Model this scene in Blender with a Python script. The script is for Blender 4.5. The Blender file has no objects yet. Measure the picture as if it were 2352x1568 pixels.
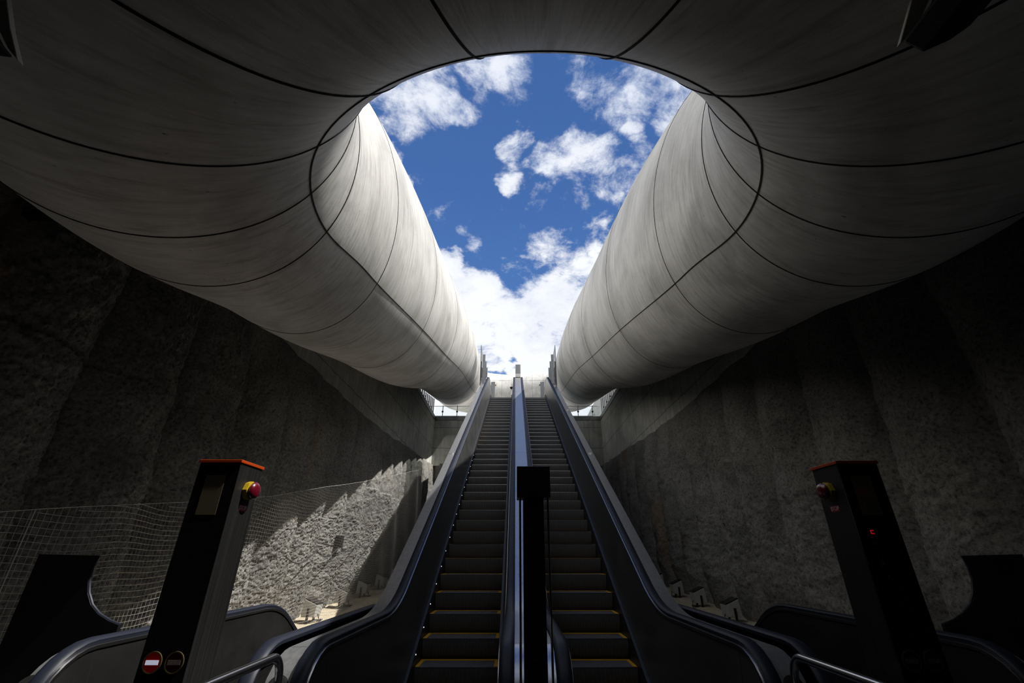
import bpy, bmesh, math, random
import numpy as np
from mathutils import Vector, Matrix

random.seed(7); RNG = np.random.default_rng(7)
SC = bpy.context.scene
COL = SC.collection
PI = math.pi
ZC = 1.45                                   # eye height above the lower landing
rad = math.radians

# ------------------------------------------------------------------ camera
cam = bpy.data.cameras.new('camera'); cam_o = bpy.data.objects.new('camera', cam); COL.objects.link(cam_o)
cam.sensor_fit = 'HORIZONTAL'; cam.sensor_width = 36.0; cam.lens = 36.0 * 1008 / 2352
cam.shift_x = -8 / 2352.0
cam.clip_start = 0.05; cam.clip_end = 500
cam_o.location = (-0.117, 0, ZC); cam_o.rotation_euler = (rad(90 + 26), 0, 0)
SC.camera = cam_o
SC.view_settings.view_transform = 'Standard'; SC.view_settings.look = 'None'
SC.view_settings.gamma = 1.0; SC.view_settings.exposure = 0.0; SC.view_settings.use_curve_mapping = False


def px_dir(x, y):
    u = (x - 1184) / 1008; v = -(y - 784) / 1008; t = rad(26)
    d = Vector((u, math.cos(t) - v * math.sin(t), math.sin(t) + v * math.cos(t))); d.normalize(); return d


# ------------------------------------------------------------------ sky
def make_world():
    w = bpy.data.worlds.new('sky'); SC.world = w; w.use_nodes = True
    nt = w.node_tree; N = nt.nodes; L = nt.links; N.clear()
    def nd(t, **k):
        n = N.new(t)
        for a, b in k.items(): setattr(n, a, b)
        return n
    def math_(op, a, b=None, c=None, clamp=False):
        n = nd('ShaderNodeMath', operation=op, use_clamp=clamp)
        for i, v in enumerate((a, b, c)):
            if v is None: continue
            if isinstance(v, (int, float)): n.inputs[i].default_value = v
            else: L.new(v, n.inputs[i])
        return n.outputs[0]
    tc = nd('ShaderNodeTexCoord'); dirv = tc.outputs['Generated']
    sep = nd('ShaderNodeSeparateXYZ'); L.new(dirv, sep.inputs[0])
    z = math_('MAXIMUM', sep.outputs[2], 0.08)
    # cloud layer coordinates: direction cut by a flat layer overhead, softened
    zz = math_('ADD', z, 0.25)
    cmb = nd('ShaderNodeCombineXYZ')
    L.new(math_('DIVIDE', sep.outputs[0], zz), cmb.inputs[0]); L.new(math_('DIVIDE', sep.outputs[1], zz), cmb.inputs[1])
    cmb.inputs[2].default_value = 3.7
    def noise(scale, detail, rough, dist=0.0):
        n = nd('ShaderNodeTexNoise'); n.inputs['Scale'].default_value = scale; n.inputs['Detail'].default_value = detail
        n.inputs['Roughness'].default_value = rough; n.inputs['Distortion'].default_value = dist
        L.new(cmb.outputs[0], n.inputs['Vector']); return n.outputs['Fac']
    n1 = noise(7.5, 13, 0.68, 0.25); n2 = noise(2.2, 3, 0.5, 0.2); n3 = noise(22, 8, 0.65, 0.3)
    # where clouds stand (direction, angular size, weight)
    blobs = [(1290, 360, 60, .46), (1345, 385, 70, .40), (1400, 425, 70, .38), (1450, 400, 55, .34), (1350, 480, 55, .30), (1470, 440, 50, .3),
             (1165, 340, 36, .40), (1200, 325, 26, .34), (1163, 412, 24, .34), (1245, 478, 38, .27), (1300, 470, 34, .25),
             (1265, 570, 50, .36), (1215, 560, 40, .24), (1305, 590, 40, .30), (1365, 570, 36, .36), (1390, 540, 30, .34), (1190, 610, 30, .22),
             (1390, 165, 70, .34), (1450, 190, 75, .34), (1425, 240, 45, .25), (1520, 175, 60, .33), (1575, 205, 60, .36), (1550, 270, 45, .33), (1570, 300, 40, .3),
             (1447, 285, 32, .36), (1460, 342, 30, .36),
             (985, 210, 52, .42), (930, 225, 50, .36), (880, 240, 50, .38), (1040, 240, 32, .33), (900, 270, 40, .26),
             (1160, 160, 55, .36), (1095, 160, 40, .26), (1115, 180, 18, .36), (1185, 180, 40, .26), (905, 345, 24, .42), (938, 400, 18, .28),
             (1075, 548, 26, .2), (1010, 490, 24, .2), (1035, 600, 24, .34), (1110, 640, 34, .25)]
    wn = nd('ShaderNodeTexNoise'); wn.inputs['Scale'].default_value = 5.5; wn.inputs['Detail'].default_value = 5; wn.inputs['Roughness'].default_value = .6; L.new(cmb.outputs[0], wn.inputs['Vector'])
    w1 = nd('ShaderNodeVectorMath', operation='SUBTRACT'); L.new(wn.outputs['Color'], w1.inputs[0]); w1.inputs[1].default_value = (.5, .5, .5)
    w2 = nd('ShaderNodeVectorMath', operation='SCALE'); L.new(w1.outputs[0], w2.inputs[0]); w2.inputs['Scale'].default_value = .17
    w3 = nd('ShaderNodeVectorMath', operation='ADD'); L.new(dirv, w3.inputs[0]); L.new(w2.outputs[0], w3.inputs[1])
    w4 = nd('ShaderNodeVectorMath', operation='NORMALIZE'); L.new(w3.outputs[0], w4.inputs[0])
    cov = None
    for (x, y, r, s) in blobs:
        c = px_dir(x, y)
        vm = nd('ShaderNodeVectorMath', operation='DOT_PRODUCT'); L.new(w4.outputs[0], vm.inputs[0]); vm.inputs[1].default_value = c
        cosr = math.cos(math.atan(r / 1050.0))
        mr = nd('ShaderNodeMapRange', interpolation_type='SMOOTHSTEP'); L.new(vm.outputs['Value'], mr.inputs[0])
        mr.inputs[1].default_value = 1 - 2.1 * (1 - cosr); mr.inputs[2].default_value = 1.0
        mr.inputs[3].default_value = 0; mr.inputs[4].default_value = s * 1.12
        cov = mr.outputs[0] if cov is None else math_('MAXIMUM', cov, mr.outputs[0])
    # high bank of cloud towards the horizon, rising to both sides
    ax = math_('ABSOLUTE', math_('SUBTRACT', math_('DIVIDE', sep.outputs[0], math_('MAXIMUM', sep.outputs[1], 0.05)), 0.0))
    top = math_('ADD', math_('MULTIPLY', ax, 0.26), 0.548)
    bank = nd('ShaderNodeMapRange', interpolation_type='SMOOTHSTEP'); L.new(math_('SUBTRACT', top, sep.outputs[2]), bank.inputs[0])
    bank.inputs[1].default_value = -0.02; bank.inputs[2].default_value = 0.035; bank.inputs[3].default_value = 0; bank.inputs[4].default_value = 0.72
    hole = nd('ShaderNodeMapRange', interpolation_type='SMOOTHSTEP'); c = px_dir(1140, 852)
    vm = nd('ShaderNodeVectorMath', operation='DOT_PRODUCT'); L.new(w4.outputs[0], vm.inputs[0]); vm.inputs[1].default_value = c
    L.new(vm.outputs['Value'], hole.inputs[0]); hole.inputs[1].default_value = math.cos(0.036); hole.inputs[2].default_value = 1
    hole.inputs[3].default_value = 0; hole.inputs[4].default_value = 0.62
    cov = math_('SUBTRACT', math_('ADD', cov, bank.outputs[0]), hole.outputs[0])
    dens = math_('ADD', math_('ADD', math_('MULTIPLY_ADD', n1, 1.7, -0.85), math_('MULTIPLY_ADD', n3, 0.5, -0.25)), math_('ADD', cov, 0.345))
    dm = nd('ShaderNodeMapRange', interpolation_type='SMOOTHSTEP'); L.new(dens, dm.inputs[0])
    dm.inputs[1].default_value = 0.52; dm.inputs[2].default_value = 0.98; dm.inputs[3].default_value = 0; dm.inputs[4].default_value = 1
    # blue of the sky
    blue = nd('ShaderNodeValToRGB'); L.new(z, blue.inputs[0])
    e = blue.color_ramp.elements; e[0].position = 0.1; e[0].color = (.22, .40, .80, 1); e[1].position = 0.95; e[1].color = (.050, .130, .36, 1)
    m = blue.color_ramp.elements.new(0.45); m.color = (.088, .215, .53, 1)
    m = blue.color_ramp.elements.new(0.7); m.color = (.062, .155, .42, 1)
    cl = nd('ShaderNodeValToRGB'); L.new(math_('ADD', math_('MULTIPLY', n2, 0.75), math_('MULTIPLY', dens, 0.30)), cl.inputs[0])
    e = cl.color_ramp.elements; e[0].position = 0.40; e[0].color = (.46, .56, .78, 1); e[1].position = 0.72; e[1].color = (.98, 1.0, 1.04, 1)
    m = cl.color_ramp.elements.new(0.56); m.color = (.80, .85, .96, 1)
    mix = nd('ShaderNodeMix', data_type='RGBA'); L.new(dm.outputs[0], mix.inputs[0]); L.new(blue.outputs[0], mix.inputs[6]); L.new(cl.outputs[0], mix.inputs[7])
    # below the horizon: dull ground tone
    gm = nd('ShaderNodeMapRange'); L.new(sep.outputs[2], gm.inputs[0]); gm.inputs[1].default_value = -0.02; gm.inputs[2].default_value = 0.02
    mix2 = nd('ShaderNodeMix', data_type='RGBA'); L.new(gm.outputs[0], mix2.inputs[0]); mix2.inputs[6].default_value = (.12, .12, .11, 1); L.new(mix.outputs[2], mix2.inputs[7])
    bg = nd('ShaderNodeBackground'); L.new(mix2.outputs[2], bg.inputs[0]); bg.inputs[1].default_value = 1.0
    out = nd('ShaderNodeOutputWorld'); L.new(bg.outputs[0], out.inputs[0])
make_world()

# ------------------------------------------------------------------ sun
SUN_EL = 57.8; SUN_BACK = 0.03                # height in the cross section, share from behind
sl = bpy.data.lights.new('sun', 'SUN'); sl.energy = 9.6; sl.angle = rad(0.53); sl.color = (1.0, .965, .90)
sun = bpy.data.objects.new('sun', sl); COL.objects.link(sun)
sd = Vector((math.cos(rad(SUN_EL)), -SUN_BACK, math.sin(rad(SUN_EL)))); sd.normalize()
sun.location = sd * 60; sun.rotation_euler = sd.to_track_quat('Z', 'Y').to_euler()


# ------------------------------------------------------------------ materials
def mat(name, color, rough=.6, metal=0., spec=.5, emis=None, estr=0., build=None, coat=0.):
    m = bpy.data.materials.new(name); m.use_nodes = True
    b = m.node_tree.nodes['Principled BSDF']
    b.inputs['Base Color'].default_value = (*color, 1); b.inputs['Roughness'].default_value = rough
    b.inputs['Metallic'].default_value = metal; b.inputs['Specular IOR Level'].default_value = spec
    b.inputs['Coat Weight'].default_value = coat
    if emis: b.inputs['Emission Color'].default_value = (*emis, 1); b.inputs['Emission Strength'].default_value = estr
    if build: build(m.node_tree, b)
    return m


def nnode(nt, t, **k):
    n = nt.nodes.new(t)
    for a, b in k.items(): setattr(n, a, b)
    return n


def noise_n(nt, vec, scale, detail=4, rough=.55, dist=0.):
    n = nnode(nt, 'ShaderNodeTexNoise'); n.inputs['Scale'].default_value = scale; n.inputs['Detail'].default_value = detail
    n.inputs['Roughness'].default_value = rough; n.inputs['Distortion'].default_value = dist
    if vec: nt.links.new(vec, n.inputs['Vector'])
    return n.outputs['Fac']


def mapped(nt, coord, scale=(1, 1, 1), loc=(0, 0, 0)):
    tc = nnode(nt, 'ShaderNodeTexCoord'); mp = nnode(nt, 'ShaderNodeMapping')
    mp.inputs['Scale'].default_value = scale; mp.inputs['Location'].default_value = loc
    nt.links.new(tc.outputs[coord], mp.inputs[0]); return mp.outputs[0]


def ramp(nt, fac, stops):
    r = nnode(nt, 'ShaderNodeValToRGB'); nt.links.new(fac, r.inputs[0]); e = r.color_ramp.elements
    e[0].position, e[0].color = stops[0][0], (*stops[0][1], 1); e[1].position, e[1].color = stops[-1][0], (*stops[-1][1], 1)
    for p, c in stops[1:-1]: q = e.new(p); q.color = (*c, 1)
    return r.outputs[0]


def mixc(nt, fac, a, b, mode='MIX'):
    m = nnode(nt, 'ShaderNodeMix', data_type='RGBA', blend_type=mode)
    for i, v in ((0, fac), (6, a), (7, b)):
        if isinstance(v, (int, float)): m.inputs[i].default_value = v
        elif isinstance(v, tuple): m.inputs[i].default_value = (*v, 1)
        else: nt.links.new(v, m.inputs[i])
    return m.outputs[2]


def bump(nt, b, h, strength=.3, dist=.01):
    n = nnode(nt, 'ShaderNodeBump'); n.inputs['Strength'].default_value = strength; n.inputs['Distance'].default_value = dist
    nt.links.new(h, n.inputs['Height']); nt.links.new(n.outputs[0], b.inputs['Normal'])


def ring_mat(nt, b):
    v = mapped(nt, 'UV', (7, .55, 1)); s = noise_n(nt, v, 3.0, 6, .62, .3)
    v2 = mapped(nt, 'UV', (.55, .40, 1)); c = noise_n(nt, v2, 1.6, 5, .6, .5)
    v3 = mapped(nt, 'UV', (9, 2, 1)); pits = noise_n(nt, v3, 4, 2, .5)
    base = ramp(nt, s, [(.22, (.42, .41, .385)), (.45, (.64, .63, .605)), (.75, (.78, .77, .75))])
    base = mixc(nt, ramp(nt, c, [(.30, (.62, .60, .57)), (.58, (1, 1, 1))]), (.03, .025, .018), base, 'MIX')
    vd = mapped(nt, 'UV', (4.2, .22, 1), (5.3, 1.1, 0)); d = noise_n(nt, vd, 2.4, 7, .68, .6)
    base = mixc(nt, ramp(nt, d, [(.56, (0, 0, 0)), (.70, (.55, .55, .55))]), base, (.20, .175, .145))
    base = mixc(nt, ramp(nt, pits, [(.22, (1, 1, 1)), (.27, (0, 0, 0))]), base, (.12, .12, .11))
    nt.links.new(base, b.inputs['Base Color']); bump(nt, b, s, .35, .012); b.inputs['Diffuse Roughness'].default_value = 0.6


def shot_mat(nt, b):
    tc = nnode(nt, 'ShaderNodeTexCoord'); o = tc.outputs['Object']
    n = noise_n(nt, o, 70, 4, .65); m = noise_n(nt, o, 1.1, 4, .6); k = noise_n(nt, o, 26, 4, .65)
    base = ramp(nt, k, [(.30, (.075, .073, .066)), (.47, (.20, .196, .183)), (.70, (.29, .285, .268))])
    st = noise_n(nt, mapped(nt, 'Object', (.35, .75, .28), (3.1, .4, 2.2)), 1.0, 3, .55)
    base = mixc(nt, ramp(nt, st, [(.63, (0, 0, 0)), (.76, (.5, .5, .5))]), base, (.30, .145, .035))
    base = mixc(nt, ramp(nt, m, [(.3, (.55, .55, .55)), (.6, (1, 1, 1))]), (0.02, 0.02, 0.02), base)
    nt.links.new(base, b.inputs['Base Color'])
    a = nnode(nt, 'ShaderNodeMath', operation='ADD'); nt.links.new(n, a.inputs[0]); nt.links.new(k, a.inputs[1]); bump(nt, b, a.outputs[0], .7, .016)


def beam_mat(nt, b):
    tc = nnode(nt, 'ShaderNodeTexCoord'); o = tc.outputs['Object']
    n = noise_n(nt, o, 1.4, 6, .62, .4); g = noise_n(nt, mapped(nt, 'Object', (4, 4, .35)), 1.5, 5, .6)
    base = ramp(nt, n, [(.28, (.36, .365, .335)), (.5, (.50, .505, .465)), (.75, (.60, .60, .56))])
    base = mixc(nt, ramp(nt, g, [(.4, (.72, .72, .72)), (.6, (1, 1, 1))]), (.06, .06, .055), base)
    # horizontal pour joints
    sp = nnode(nt, 'ShaderNodeSeparateXYZ'); nt.links.new(o, sp.inputs[0])
    wob = nnode(nt, 'ShaderNodeMath', operation='MULTIPLY_ADD'); nt.links.new(noise_n(nt, o, 2.5, 3), wob.inputs[0]); wob.inputs[1].default_value = .10; nt.links.new(sp.outputs[2], wob.inputs[2])
    md = nnode(nt, 'ShaderNodeMath', operation='PINGPONG'); nt.links.new(wob.outputs[0], md.inputs[0]); md.inputs[1].default_value = .55
    base = mixc(nt, ramp(nt, md.outputs[0], [(.0, (.75, .75, .75)), (.022, (0, 0, 0))]), base, (.05, .05, .045))
    nt.links.new(base, b.inputs['Base Color']); bump(nt, b, noise_n(nt, o, 25, 4), .25, .01)


def panel_mat(c0, c1, axis_scale, joint=0.):
    def f(nt, b):
        s = noise_n(nt, mapped(nt, 'Object', axis_scale), 2.0, 5, .6)
        base = ramp(nt, s, [(.3, c0), (.7, c1)])
        if joint:
            sp = nnode(nt, 'ShaderNodeSeparateXYZ'); tc = nnode(nt, 'ShaderNodeTexCoord'); nt.links.new(tc.outputs['Object'], sp.inputs[0])
            md = nnode(nt, 'ShaderNodeMath', operation='PINGPONG'); nt.links.new(sp.outputs[1], md.inputs[0]); md.inputs[1].default_value = joint
            base = mixc(nt, ramp(nt, md.outputs[0], [(.0, (1, 1, 1)), (.006, (0, 0, 0))]), base, (.01, .01, .01))
        nt.links.new(base, b.inputs['Base Color'])
        r = nnode(nt, 'ShaderNodeMapRange'); nt.links.new(s, r.inputs[0]); rr = b.inputs['Roughness'].default_value
        r.inputs[3].default_value = rr * .75; r.inputs[4].default_value = rr * 1.3; nt.links.new(r.outputs[0], b.inputs['Roughness'])
    return f


def ribs(nt, b):
    sp = nnode(nt, 'ShaderNodeSeparateXYZ'); tc = nnode(nt, 'ShaderNodeTexCoord'); nt.links.new(tc.outputs['Object'], sp.inputs[0])
    md = nnode(nt, 'ShaderNodeMath', operation='PINGPONG'); nt.links.new(sp.outputs[0], md.inputs[0]); md.inputs[1].default_value = .0055
    mr = nnode(nt, 'ShaderNodeMapRange'); nt.links.new(md.outputs[0], mr.inputs[0]); mr.inputs[1].default_value = .0015; mr.inputs[2].default_value = .004
    base = mixc(nt, mr.outputs[0], (.025, .026, .027), (.20, .205, .21)); nt.links.new(base, b.inputs['Base Color'])
    bump(nt, b, mr.outputs[0], .6, .006)


def speckle(c0, c1, sc):
    def f(nt, b):
        tc = nnode(nt, 'ShaderNodeTexCoord')
        nt.links.new(ramp(nt, noise_n(nt, tc.outputs['Object'], sc, 5, .65), [(.3, c0), (.7, c1)]), b.inputs['Base Color'])
        bump(nt, b, noise_n(nt, tc.outputs['Object'], sc * 3, 3), .3, .01)
    return f


M = {}
M['ring'] = mat('smooth_concrete', (.45, .44, .42), .55, 0, .35, build=ring_mat)
M['seal'] = mat('joint_sealant', (.012, .012, .011), .9, 0, .1)
M['shot'] = mat('sprayed_concrete', (.35, .34, .32), .95, 0, .15, build=shot_mat)
M['beam'] = mat('cast_concrete', (.3, .3, .28), .8, 0, .3, build=beam_mat)
M['coping'] = mat('coping_metal', (.20, .205, .205), .45, .3, .5, build=panel_mat((.15, .155, .155), (.24, .245, .245), (3, .6, 3)))
M['tan'] = mat('ledge_screed', (.42, .36, .27), .9, 0, .2, build=speckle((.33, .28, .2), (.5, .43, .33), 12))
M['floor'] = mat('landing_granite', (.10, .10, .10), .5, 0, .4, build=speckle((.07, .07, .07), (.13, .13, .125), 30))
M['street'] = mat('street_paving', (.35, .34, .32), .85, 0, .3, build=speckle((.30, .29, .27), (.42, .41, .39), 4))
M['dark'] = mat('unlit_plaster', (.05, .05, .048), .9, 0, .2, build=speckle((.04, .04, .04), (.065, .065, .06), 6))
M['steel'] = mat('brushed_steel', (.38, .38, .38), .34, .9, .5, build=panel_mat((.30, .30, .30), (.44, .44, .44), (18, .6, 18), 2.35))
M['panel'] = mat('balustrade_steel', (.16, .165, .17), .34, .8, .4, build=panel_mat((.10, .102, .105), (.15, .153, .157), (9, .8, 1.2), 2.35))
M['panel_shaded'] = mat('balustrade_shaded_steel', (.02, .02, .02), .5, .2, .25, build=panel_mat((.006, .006, .006), (.011, .011, .011), (9, .8, 1.2), 2.35))  # balustrade steel darkened, shade of the outer escalators put into the colour
M['deck'] = mat('deck_aluminium', (.42, .43, .45), .30, .85, .5, build=panel_mat((.36, .37, .39), (.48, .49, .51), (22, .5, 22), 3.1))
M['rubber'] = mat('handrail_rubber', (.010, .012, .020), .5, 0, .22)
M['skirt'] = mat('skirt_black', (.012, .012, .013), .45, .2, .4)
M['track'] = mat('handrail_track_steel', (.34, .34, .35), .3, 1., .5)
M['step'] = mat('step_aluminium', (.2, .2, .2), .55, .45, .4, build=ribs)
M['yellow'] = mat('step_yellow', (.42, .22, .003), .6, 0, .4)
M['led'] = mat('skirt_led', (.9, .9, .9), .4, 0, .5, (1, 1, 1), 1.6)
M['black'] = mat('black_gloss', (.006, .006, .007), .18, 0, .4)
M['blackmatt'] = mat('black_powder_coat', (.008, .008, .008), .55, 0, .3)
M['pil'] = mat('pedestal_steel', (.05, .05, .05), .45, .3, .4, build=panel_mat((.005, .005, .0048), (.010, .010, .0095), (30, 30, .5)))
M['orange'] = mat('orange_acrylic', (.24, .026, .001), .4, 0, .3)
M['red'] = mat('stop_red', (.07, .0015, .007), .22, 0, .5, coat=.4)
M['yel2'] = mat('collar_yellow', (.26, .18, .004), .35, 0, .5)
M['sign_red'] = mat('lit_no_entry_red', (.3, .0, .0), .4, 0, .4, (.16, .0, .0), .12)
M['sign_white'] = mat('lit_bar_white', (.6, .6, .65), .4, 0, .4, (.62, .66, .85), .42)
M['sign_off'] = mat('unlit_lens_red', (.05, .004, .004), .3, 0, .4)
M['sign_offbar'] = mat('unlit_bar', (.12, .09, .08), .4)
M['sign_blue'] = mat('unlit_lens_blue', (.008, .012, .07), .3, 0, .4)
M['sign_arrow'] = mat('unlit_arrow', (.06, .08, .13), .4)
M['rim'] = mat('lens_rim', (.085, .07, .03), .4, .4)
M['paper'] = mat('notice_paper', (.075, .058, .034), .6)
M['ink'] = mat('notice_ink', (.05, .04, .03), .7)
M['inkred'] = mat('notice_red', (.22, .02, .01), .7)
M['label_red'] = mat('label_red', (.22, .012, .02), .5)
M['label_white'] = mat('label_white', (.75, .6, .6), .5)
M['ledred'] = mat('led_red', (.3, 0, 0), .4, 0, .3, (1, .02, .02), .22)
M['tube'] = mat('tube_steel', (.42, .42, .43), .22, 1.)
M['galv'] = mat('galvanised_wire', (.50, .49, .47), .5, .2)
M['post'] = mat('post_grey_paint', (.27, .28, .29), .45, .3, build=panel_mat((.23, .24, .25), (.31, .32, .33), (4, 4, .5)))
M['housing'] = mat('floodlight_housing', (.36, .36, .35), .5, .1)
M['cable'] = mat('cable_black', (.02, .02, .02), .6)
M['pale'] = mat('pale_paint', (.72, .69, .64), .6)
M['facade'] = mat('facade_grey', (.34, .35, .34), .7, build=panel_mat((.28, .29, .28), (.38, .39, .38), (.4, .4, 1.5)))
M['pane'] = mat('facade_glass', (.08, .10, .11), .1, 0, .6)


def glass_mat():
    m = bpy.data.materials.new('clear_glass'); m.use_nodes = True; nt = m.node_tree; nt.nodes.clear()
    t = nnode(nt, 'ShaderNodeBsdfTransparent'); t.inputs[0].default_value = (.95, .97, .97, 1)
    g = nnode(nt, 'ShaderNodeBsdfGlossy'); g.inputs['Roughness'].default_value = .03
    f = nnode(nt, 'ShaderNodeFresnel'); f.inputs[0].default_value = 1.18
    mx = nnode(nt, 'ShaderNodeMixShader'); nt.links.new(f.outputs[0], mx.inputs[0]); nt.links.new(t.outputs[0], mx.inputs[1]); nt.links.new(g.outputs[0], mx.inputs[2])
    o = nnode(nt, 'ShaderNodeOutputMaterial'); nt.links.new(mx.outputs[0], o.inputs[0]); return m
M['glass'] = glass_mat()

# ------------------------------------------------------------------ builders
OFF = {}


def thing(name, label, cat, loc=(0, 0, 0), group=None):
    o = bpy.data.objects.new(name, None); COL.objects.link(o); o.location = loc; o.empty_display_size = .1
    o['label'] = label; o['category'] = cat
    if group: o['group'] = group
    OFF[o] = Vector(loc); return o


def tag(o, label, cat, group=None):
    o['label'] = label; o['category'] = cat
    if group: o['group'] = group
    return o


class MB:
    """collects shapes, then links them as one mesh object"""
    def __init__(s): s.v = []; s.f = []; s.uv = None
    def add(s, vs, fs):
        k = len(s.v); s.v += [tuple(p) for p in vs]; s.f += [tuple(i + k for i in q) for q in fs]; return s
    def box(s, x0, x1, y0, y1, z0, z1):
        return s.add([(x0, y0, z0), (x1, y0, z0), (x1, y1, z0), (x0, y1, z0), (x0, y0, z1), (x1, y0, z1), (x1, y1, z1), (x0, y1, z1)],
                     [(0, 3, 2, 1), (4, 5, 6, 7), (0, 1, 5, 4), (1, 2, 6, 5), (2, 3, 7, 6), (3, 0, 4, 7)])
    def tube(s, path, r, n=8, caps=True):
        P = [Vector(p) for p in path]; k = len(s.v); up = Vector((0, 0, 1)); rings = []
        T = [(P[min(i + 1, len(P) - 1)] - P[max(i - 1, 0)]).normalized() for i in range(len(P))]
        a = T[0].cross(up)
        if a.length < 1e-3: a = T[0].cross(Vector((0, 1, 0)))
        a.normalize()
        for i, p in enumerate(P):
            a = (a - T[i] * a.dot(T[i])).normalized(); b = T[i].cross(a)
            for j in range(n):
                q = 2 * PI * j / n; s.v.append(tuple(p + (a * math.cos(q) + b * math.sin(q)) * r))
        for i in range(len(P) - 1):
            for j in range(n):
                s.f.append((k + i * n + j, k + i * n + (j + 1) % n, k + (i + 1) * n + (j + 1) % n, k + (i + 1) * n + j))
        if caps:
            s.f.append(tuple(k + j for j in range(n))[::-1]); s.f.append(tuple(k + (len(P) - 1) * n + j for j in range(n)))
        return s
    def sweep(s, path, prof, closed=True, caps=True):
        """path of (y,z); profile of (x, normal offset); swept in the y-z plane"""
        k = len(s.v); n = len(prof); P = path
        for i, (y, z) in enumerate(P):
            a = P[max(i - 1, 0)]; b = P[min(i + 1, len(P) - 1)]; t = Vector((b[0] - a[0], b[1] - a[1])).normalized(); nx, nz = -t.y, t.x
            for (x, o) in prof: s.v.append((x, y + nx * o, z + nz * o))
        m = n if closed else n - 1
        for i in range(len(P) - 1):
            for j in range(m):
                s.f.append((k + i * n + j, k + i * n + (j + 1) % n, k + (i + 1) * n + (j + 1) % n, k + (i + 1) * n + j))
        if closed and caps:
            s.f.append(tuple(k + j for j in range(n))[::-1]); s.f.append(tuple(k + (len(P) - 1) * n + j for j in range(n)))
        return s
    def lathe(s, prof, c, axis, n=24):
        """prof of (radius, along) around axis through c"""
        ax = Vector(axis).normalized(); u = ax.orthogonal().normalized(); w = ax.cross(u); c = Vector(c); k = len(s.v)
        for (r, a) in prof:
            for j in range(n):
                q = 2 * PI * j / n; s.v.append(tuple(c + ax * a + (u * math.cos(q) + w * math.sin(q)) * max(r, 1e-4)))
        for i in range(len(prof) - 1):
            for j in range(n):
                s.f.append((k + i * n + j, k + i * n + (j + 1) % n, k + (i + 1) * n + (j + 1) % n, k + (i + 1) * n + j))
        s.f.append(tuple(k + j for j in range(n))[::-1]); s.f.append(tuple(k + (len(prof) - 1) * n + j for j in range(n)))
        return s
    def prism(s, poly, a, b, axis='y'):
        """polygon extruded along an axis between a and b"""
        def p3(p, t): return {'y': (p[0], t, p[1]), 'x': (t, p[0], p[1]), 'z': (p[0], p[1], t)}[axis]
        n = len(poly); k = len(s.v)
        for t in (a, b): s.v += [p3(p, t) for p in poly]
        s.f.append(tuple(k + i for i in range(n))); s.f.append(tuple(k + n + i for i in range(n))[::-1])
        for i in range(n): j = (i + 1) % n; s.f.append((k + i, k + n + i, k + n + j, k + j))
        return s
    def build(s, name, m, parent=None, mx=1, smooth=False, bev=0., fix=True, seg=2):
        off = OFF.get(parent, Vector((0, 0, 0))) if parent else Vector((0, 0, 0))
        vs = [(p[0] * mx - off.x, p[1] - off.y, p[2] - off.z) for p in s.v]
        fs = s.f if mx > 0 else [q[::-1] for q in s.f]
        me = bpy.data.meshes.new(name); me.from_pydata(vs, [], fs); me.update()
        if fix:
            bm = bmesh.new(); bm.from_mesh(me); bmesh.ops.remove_doubles(bm, verts=bm.verts, dist=1e-5)
            bmesh.ops.recalc_face_normals(bm, faces=bm.faces); bm.to_mesh(me); bm.free()
        me.materials.append(m)
        if smooth:
            me.polygons.foreach_set('use_smooth', [True] * len(me.polygons))
            me.set_sharp_from_angle(angle=rad(38))
        o = bpy.data.objects.new(name, me); COL.objects.link(o)
        if parent: o.parent = parent; OFF[o] = off
        if bev:
            b = o.modifiers.new('bevel', 'BEVEL'); b.width = bev; b.segments = seg; b.limit_method = 'ANGLE'; b.angle_limit = rad(40)
        return o


def grid_obj(name, P, m, kind=None, uv=None, wrap_u=False, wrap_v=False, flip=False, parent=None, smooth=True):
    """P: array (nu, nv, 3)"""
    nu, nv = P.shape[:2]; off = OFF.get(parent, Vector((0, 0, 0))) if parent else Vector((0, 0, 0))
    V = P.reshape(-1, 3) - np.array(off)
    iu = np.arange(nu if wrap_u else nu - 1); iv = np.arange(nv if wrap_v else nv - 1)
    I, J = np.meshgrid(iu, iv, indexing='ij'); I2 = (I + 1) % nu; J2 = (J + 1) % nv
    q = np.stack([I * nv + J, I2 * nv + J, I2 * nv + J2, I * nv + J2], -1).reshape(-1, 4)
    if flip: q = q[:, ::-1]
    me = bpy.data.meshes.new(name); me.vertices.add(len(V)); me.vertices.foreach_set('co', V.ravel().astype(np.float32))
    me.loops.add(q.size); me.loops.foreach_set('vertex_index', q.ravel().astype(np.int32))
    me.polygons.add(len(q)); me.polygons.foreach_set('loop_start', np.arange(0, q.size, 4, dtype=np.int32))
    me.update(calc_edges=True); me.validate()
    if smooth: me.polygons.foreach_set('use_smooth', np.ones(len(q), bool))
    if uv is not None:
        U = uv.reshape(-1, 2)[q.ravel()].copy()
        l = me.uv_layers.new(name='UVMap'); l.data.foreach_set('uv', U.ravel().astype(np.float32))
    me.materials.append(m)
    o = bpy.data.objects.new(name, me); COL.objects.link(o)
    if kind: o['kind'] = kind
    if parent: o.parent = parent
    return o


def struct(o): o['kind'] = 'structure'; return o


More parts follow.
